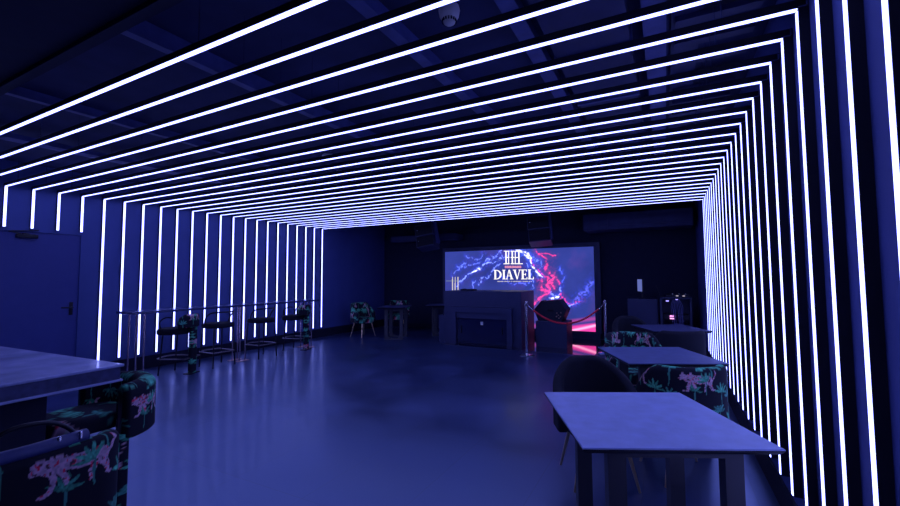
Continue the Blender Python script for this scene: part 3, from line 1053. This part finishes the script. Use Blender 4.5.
def print_stool(label, loc, rz, group, bz0=0.70, bz1=0.90, painted_seat=False, dense=1.0, du=0.0, zarm=None, th=0.085, rad=0.27, armrail=True, straight=0.0, half=58, colx=None, seatr=0.245):
    t = thing('bar_stool', label, 'bar stool', loc, rz, group)
    obj('backrest', tub_shell(rad, half, th, bz0, bz1, zarm or bz0 + 0.13, int(110 * dense), int(26 * dense), straight, True, du, 0.0, 0.6), M_print, t, sm=True, label='jungle print backrest')
    obj('seat', cushion(seatr, 0.21, 0.60, 0.69, painted_seat, e=2.6, cy=-0.05), M_print, t, sm='auto')
    # upholstered rear column
    nx, nz = 26, int(70 * dense)
    V, F = [], []
    hw, hd = 0.065, 0.035
    z0, z1 = 0.014, bz0 + 0.03
    yc = rad - th / 2
    xc = 0.0
    if colx:
        xc, yc = colx
    ring = []
    for k in range(nx):
        a = 2 * PI * k / nx
        c, s_ = math.cos(a), math.sin(a)
        ring.append((xc + hw * math.copysign(abs(c) ** 0.5, c), yc + hd * math.copysign(abs(s_) ** 0.5, s_)))
    for j in range(nz):
        z = z0 + (z1 - z0) * j / (nz - 1)
        for (x, y) in ring:
            V.append((x, y, z))
    for j in range(nz - 1):
        for k in range(nx):
            a, b = j * nx + k, j * nx + (k + 1) % nx
            F.append((a, b, b + nx, a + nx))
    F.append(tuple(range(nx))[::-1])
    F.append(tuple(range((nz - 1) * nx, nz * nx)))
    A = np.array(V)
    C = paint(A[:, 0] + 1.1 + A[:, 1] + du, A[:, 2] + 0.1, 0)
    obj('rear_column', (V, F, np.concatenate([C, np.ones((len(V), 1))], 1)), M_print, t, sm='auto', label='jungle print column')
    obj('base_plate', box(xc - 0.10, xc + 0.10, yc - 0.07, yc + 0.06, 0.0, 0.015, 0.004), M_black, t)
    for sx in (-1, 1):
        obj('leg', tube([(sx * 0.16, -0.13, 0.60), (sx * 0.18, -0.17, 0.0)], 0.011, 10), M_black, t, sm='auto')
    fr_ = tube([(0.175, yc, 0.24)] + [(0.178, -0.16, 0.24)] + arc_pts(0.178, 0, -180, 14, 0.24, -0.16, 0.5)[1:] + [(-0.175, yc, 0.24)], 0.010, 10)
    tube([(0.175, yc, 0.24), (-0.175, yc, 0.24)], 0.010, 10, bm=fr_)
    obj('footrest', fr_, M_gun, t, sm='auto')
    if armrail:
        for sx in (-1, 1):
            obj('arm_rail', tube(smooth_path([(sx * 0.16, -0.13, 0.60), (sx * 0.21, -0.15, 0.78), (sx * 0.225, -0.05, 0.86), (sx * 0.225, 0.05, 0.86)], 6), 0.010, 10), M_black, t, sm='auto')
    return t
BG = 'bar stools at the left wall bar'
RZ = R(-90)     # back toward +x, facing the wall
print_stool('jungle print bar stool with a fabric column, near end of the wall bar', (0.76, 1.75, 0), R(-65), BG, dense=1.2)
black_stool('black bar stool with tube back, second from the near end of the wall bar', (0.80, 2.36, 0), RZ, BG)
black_stool('black bar stool with tube back, third along the wall bar', (0.80, 3.20, 0), RZ, BG)
print_stool('jungle print bar stool with a fabric column, far end of the wall bar', (0.76, 4.05, 0), R(-75), BG, dense=1.2, du=0.17)

# ------------------------------------------------------------------ foreground counter with two print stools
ct = thing('high_counter', 'glossy stone-topped high counter in the left foreground', 'counter', (0, 0, 0))
cmx = T(4.90, -0.885, 0, R(2.5))
obj('worktop', box(-2.0, 0, -1.05, 0, 0.985, 1.0, 0.005, mx=cmx), M_marble, ct)
obj('apron', box(-1.99, -0.012, -1.04, -0.012, 0.922, 0.9855, 0.003, mx=cmx), M_apron, ct)
obj('edge_trim', box(-1.995, -0.003, -1.045, -0.003, 0.910, 0.923, 0.004, mx=cmx), M_marble, ct)
obj('base_cabinet', box(-1.9, -0.10, -0.98, -0.27, 0, 0.911, 0.004, mx=cmx), M_blackm, ct)
print_stool('jungle print high stool tucked under the far corner of the foreground counter', (4.46, -0.83, 0), R(0), None, 0.55, 0.855, True, 1.6, 0.1, zarm=0.85, th=0.11, rad=0.295, armrail=False, half=84, straight=0.0, colx=(0.215, 0.03), seatr=0.185)

def near_stool():
    t = thing('bar_stool', 'leopard print high stool nearest the camera, with a black arched handle', 'bar stool', (5.47, -1.50, 0), R(-90))
    # flat curved print back, facing +y in local space
    path = []
    n = 190
    hw = 0.27
    pts = []
    for k in range(n):
        x = hw - 2 * hw * k / (n - 1)
        d_ = max(0, abs(x) - (hw - 0.09)) / 0.09
        y = 0.25 - 0.09 * (1 - math.sqrt(max(0, 1 - min(1, d_) ** 2))) - 0.03 * (x / hw) ** 2
        pts.append((x, y))
    s = 0
    for k, p in enumerate(pts):
        q0, q1 = pts[max(k - 1, 0)], pts[min(k + 1, n - 1)]
        tx, ty = q1[0] - q0[0], q1[1] - q0[1]
        l = math.hypot(tx, ty)
        if k:
            s += math.hypot(p[0] - pts[k - 1][0], p[1] - pts[k - 1][1])
        path.append((p, (-ty / l * -1, tx / l * -1), s))
    def prof(tt):
        d_ = abs(tt - .5) * 2
        e = 0.012 * smoothstep((d_ - .9) / .1)
        return round_prof(0.06, 0.50 + e, 0.905 - e, 100, 0.02)
    obj('backrest', sweep_shell(path, prof, du=0.03, dv=0.235), M_print, t, sm=True, label='leopard print backrest')
    obj('seat', cushion(0.22, 0.20, 0.60, 0.69, True, e=2.6, cy=-0.02), M_print, t, sm='auto')
    tr_ = tube([(0.02, 0.215, 0.915), (0.0, 0.215, 0.915), (-0.15, 0.20, 0.915)], 0.022, 12)
    tube([(0.25, 0.19, 0.915), (0.1, 0.21, 0.915), (0.0, 0.215, 0.915), (-0.10, 0.21, 0.915)], 0.022, 12, bm=tr_)
    obj('top_pad', tr_, mat('padded_vinyl', (0.10, 0.10, 0.12), 0.35), t, sm='auto', label='black padded top roll')
    P = smooth_path([(0.10, 0.205, 0.92), (0.085, 0.19, 0.96), (0.03, 0.19, 0.99), (-0.05, 0.19, 0.985), (-0.10, 0.19, 0.955), (-0.125, 0.20, 0.92)], 6)
    obj('handle', tube(P, 0.007, 10), M_black, t, sm='auto', label='black arched tube handle')
    for x in (0.10, -0.125, -0.07):
        obj('bolt', lathe([(0, 0.94), (0.006, 0.938), (0.008, 0.93), (0.008, 0.915)], 12, mx=T(x, 0.222, 0)), M_chrome, t, sm='auto')
    stool_frame(t, zs=0.60)
    return t
near_stool()

# ------------------------------------------------------------------ DJ booth
bt = thing('dj_booth', 'dark box-shaped DJ booth in front of the screen', 'dj booth', (3.94, 6.4, 0))
def L(name, bm, m, lab=None, sm=False):
    return local(obj(name, bm, m, label=lab, sm=sm), bt)
L('body', box(3.08, 4.84, 6.08, 7.0, 0, 1.135, 0.006), M_booth)
pf = prism([(3.24, 0), (3.40, 0), (3.40, 0.69), (4.55, 0.69), (4.55, 0), (4.66, 0), (4.66, 0.80), (3.24, 0.80)], 6.0, 6.09)
L('front_surround', pf, M_booth)
L('front_surround_inner', box(3.40, 4.55, 6.03, 6.085, 0.56, 0.689), M_booth)
L('front_panel', box(3.42, 4.53, 6.05, 6.083, 0.03, 0.555, 0.002), M_boothp, 'glossy recessed front panel')
for x in (3.50, 4.43):
    L('pull_handle', box(x, x + 0.02, 6.035, 6.052, 0.25, 0.40, 0.002), M_black)
L('badge', box(3.96, 4.02, 6.04, 6.051, 0.43, 0.50, 0.002), M_white, 'small pale square badge')
L('side_ledge', box(2.92, 3.08, 6.12, 6.95, 0, 0.60, 0.004), M_booth)
mxr = thing('dj_controller', 'low dark controller on top of the DJ booth', 'dj controller', (3.55, 6.35, 1.136))
obj('case', box(-0.16, 0.16, -0.1, 0.1, 0, 0.035, 0.004), M_speaker, mxr)
for sx in (-0.1, 0.1):
    obj('jog_wheel', lathe([(0.045, 0.035), (0.045, 0.044), (0, 0.046)], 24, mx=T(sx, 0, 0)), M_black, mxr, sm='auto')

# platform box and wedge speaker
pb = tag(obj('speaker_plinth', box(5.03, 5.66, 6.43, 6.98, 0, 0.525, 0.006), M_booth), 'dark box plinth under the tilted speaker right of the booth', 'plinth')
ws = thing('wedge_speaker', 'angular black wedge loudspeaker on the plinth right of the DJ booth', 'speaker', (5.33, 6.68, 0.526))
poly_ = [(-0.34, 0.20), (-0.17, 0.40), (0.17, 0.435), (0.32, 0.235), (0.22, 0.0), (-0.26, 0.0)]
obj('cabinet', prism(poly_, -0.2, 0.24, bev=0.008), M_speaker, ws)
obj('grille', prism([(-0.335, 0.215), (-0.18, 0.397), (-0.195, 0.41), (-0.35, 0.228)], -0.17, 0.21), M_grille, ws)
obj('side_handle', box(-0.06, 0.06, -0.212, -0.2, 0.2, 0.24, 0.003), M_black, ws)
pg = bmesh.new()
for j, (x, z) in enumerate(((0.12, 0.10), (0.16, 0.13), (0.20, 0.10), (0.13, 0.17), (0.21, 0.18), (0.17, 0.07))):
    lathe([(0, 0.006), (0.012, 0.005), (0.014, 0)], 10, bm=pg, mx=T(x, -0.2, z, rx=R(90)))
obj('connector_panel', pg, M_copper, ws)

# hanging line array speakers
def array(label, x0, y, ztop, ww, tilt):
    t = thing('hanging_speaker', label, 'speaker', (x0, y, ztop), R(8), 'flown speaker pairs above the screen')
    for k in range(2):
        mx = T(0.02 * k, 0.06 * k, -0.30 * k, rx=R(-6 - 8 * k), ry=R(tilt))
        c = obj('cabinet', prism([(-ww / 2, -0.29), (ww / 2, -0.29), (ww / 2, 0), (-ww / 2, 0)], -0.2, 0.2, bev=0.008, mx=mx), M_booth, t)
        obj('grille', box(-ww / 2 + 0.02, ww / 2 - 0.02, -0.208, -0.2, -0.27, -0.02, 0.002, mx=mx), M_grille, c)
        obj('rigging_pin', lathe([(0, 0.008), (0.012, 0.006), (0.012, 0)], 10, mx=mx @ T(-ww / 2 + 0.07, -0.208, -0.13, rx=R(90))), M_chrome, c)
    obj('side_bracket', box(ww / 2, ww / 2 + 0.02, -0.10, 0.12, -0.5, 0.1, 0.003, mx=T(0, 0, 0, ry=R(tilt))), M_beam, t)
    obj('fly_cable', tube([(0, 0, -0.01), (0, 0, ZC - ztop + 0.002)], 0.006, 8), M_beam, t)
    return t
array('pair of black speakers hung near the left end of the screen', 2.07, 7.0, 2.74, 0.48, -10)
array('pair of black speakers hung above the screen title', 4.98, 7.0, 2.74, 0.48, -4)

# ------------------------------------------------------------------ rope barrier
def stanchion(label, x, y):
    t = thing('stanchion', label, 'stanchion', (x, y, 0), 0, 'chrome rope posts')
    obj('base', lathe([(0, 0), (0.14, 0), (0.14, 0.012), (0.12, 0.02), (0.03, 0.035), (0.022, 0.045), (0, 0.045)], 32), M_chrome, t, sm='auto')
    obj('post', lathe([(0.022, 0.04), (0.022, 0.93), (0, 0.93)], 20), M_chrome, t, sm='auto')
    obj('cap', lathe([(0.022, 0.905), (0.032, 0.91), (0.032, 0.935), (0.02, 0.945), (0.028, 0.965), (0.022, 0.985), (0, 0.992)], 20), M_chrome, t, sm='auto')
    return t
P1, P2 = (5.15, 5.40), (6.42, 6.20)
stanchion('chrome rope post standing beside the DJ booth', *P1)
stanchion('chrome rope post beside the print chairs, at the right end of the rope', *P2)
rp = thing('barrier_rope', 'red rope sagging between the two chrome posts', 'rope', (P1[0], P1[1], 0.9))
dx_, dy_ = P2[0] - P1[0], P2[1] - P1[1]
pts = []
for k in range(33):
    s_ = k / 32
    pts.append((dx_ * (0.03 + 0.94 * s_), dy_ * (0.03 + 0.94 * s_), 0.0 - 1.32 * s_ * (1 - s_)))
obj('rope', tube(pts[2:-2], 0.017, 10), M_rope, rp, sm='auto')
obj('end_hook', tube(pts[:3], 0.009, 8), M_chrome, rp)
obj('end_hook', tube(pts[-3:], 0.009, 8), M_chrome, rp)

# ------------------------------------------------------------------ equipment by the back wall
cabn = thing('equipment_cabinet', 'plain dark cabinet right of the screen carrying the small monitor', 'cabinet', (7.02, 7.25, 0))
obj('body', box(-0.27, 0.27, -0.22, 0.25, 0, 0.985, 0.005), M_booth, cabn)
obj('front_panel', box(-0.23, 0.245, -0.235, -0.22, 0.04, 0.93, 0.003), M_booth, cabn)
mon = thing('small_monitor', 'small side-turned monitor with pale screen on the cabinet', 'monitor', (6.99, 7.12, 0.986), R(-72))
obj('stand', box(-0.08, 0.08, -0.06, 0.08, 0, 0.012, 0.003), M_black, mon)
obj('neck', box(-0.015, 0.015, 0.02, 0.045, 0.01, 0.16), M_black, mon)
obj('housing', box(-0.17, 0.17, -0.012, 0.018, 0.13, 0.40, 0.004), M_black, mon)
obj('display', box(-0.155, 0.155, -0.0145, -0.0125, 0.145, 0.385), emit('monitor_glow', (0.12, 0.15, 0.45), 0.8), mon)

rk = thing('equipment_rack', 'open equipment rack with hanging cables and small pink lights', 'rack', (7.60, 7.25, 0))
fr2 = bmesh.new()
for sx in (-1, 1):
    for sy in (-0.22, 0.22):
        box(sx * 0.25 - 0.018, sx * 0.25 + 0.018, sy - 0.018, sy + 0.018, 0, 1.0, bm=fr2)
box(-0.27, 0.27, -0.24, 0.24, 0.99, 1.025, 0.003, bm=fr2)
box(-0.25, 0.25, -0.22, 0.22, 0.05, 0.08, bm=fr2)
box(-0.25, 0.25, 0.20, 0.22, 0.05, 1.0, bm=fr2)
obj('frame', fr2, M_booth, rk)
for k, z in enumerate((0.10, 0.24, 0.38, 0.60)):
    u_ = obj('rack_unit', box(-0.22, 0.22, -0.2, 0.15, z, z + (0.12 if k < 3 else 0.09), 0.003), M_speaker, rk)
pinkL = emit('indicator_pink', (1.0, 0.35, 0.9), 1.6)
violet = emit('indicator_violet', (0.35, 0.3, 1.0), 1.5)
for (x, z, wx, wz, mm) in ((-0.07, 0.665, 0.075, 0.022, pinkL), (-0.07, 0.62, 0.075, 0.022, pinkL), (0.05, 0.50, 0.05, 0.012, violet), (0.06, 0.41, 0.05, 0.018, pinkL), (0.0, 0.305, 0.04, 0.012, violet), (-0.14, 0.955, 0.05, 0.02, violet), (0.02, 0.985, 0.04, 0.012, violet)):
    obj('indicator_light', box(x - wx / 2, x + wx / 2, -0.222 if z < .9 else -0.245, -0.203 if z < .9 else -0.238, z - wz / 2, z + wz / 2), mm, rk)
M_cable = mat('grey_cable', (0.35, 0.3, 0.3), 0.5)
rr = random.Random(2)
for k in range(8):
    x = -0.08 + 0.028 * k
    obj('cable', tube(smooth_path([(x * .5, -0.19, 0.985), (x, -0.215, 0.85), (x + rr.uniform(-.02, .02), -0.22, 0.65), (x + 0.02, -0.205, 0.45)], 5), 0.004, 6), M_cable, rk)
mx_ = thing('audio_mixer', 'small mixing desk with lit knobs on top of the rack', 'mixer', (7.64, 7.22, 1.026))
obj('case', prism([(-0.2, 0), (0.2, 0), (0.2, 0.05), (-0.2, 0.05)], -0.14, 0.12, bev=0.006), M_speaker, mx_)
for k in range(6):
    obj('knob', lathe([(0.012, 0.05), (0.010, 0.068), (0, 0.069)], 10, mx=T(-0.14 + 0.055 * k, -0.06, 0)), M_white if k % 2 else M_black, mx_)
for x in (-0.01, 0.10):
    obj('indicator_light', box(x - 0.02, x + 0.02, -0.146, -0.14, 0.018, 0.034), emit('indicator_warm', (.8, .7, .9), 0.5), mx_)
lp_ = thing('laptop', 'open laptop standing on edge of the rack beside the mixer', 'laptop', (7.355, 7.22, 1.026), R(90))
obj('keyboard_base', box(-0.14, 0.14, -0.04, 0.02, 0, 0.012, 0.002), M_black, lp_)
obj('lid', box(-0.14, 0.14, 0.0, 0.008, 0, 0.22, 0.002, mx=T(0, 0.012, 0.010, rx=R(-18))), M_speaker, lp_)

# sensor on the back wall
sn = thing('wall_sensor', 'tiny pale sensor high on the back wall left of the screen', 'sensor', (1.52, YB, 2.24))
obj('housing', lathe([(0, 0.05), (0.03, 0.045), (0.045, 0.02), (0.05, 0)], 16, mx=T(rx=R(90))), M_white, sn, sm='auto')
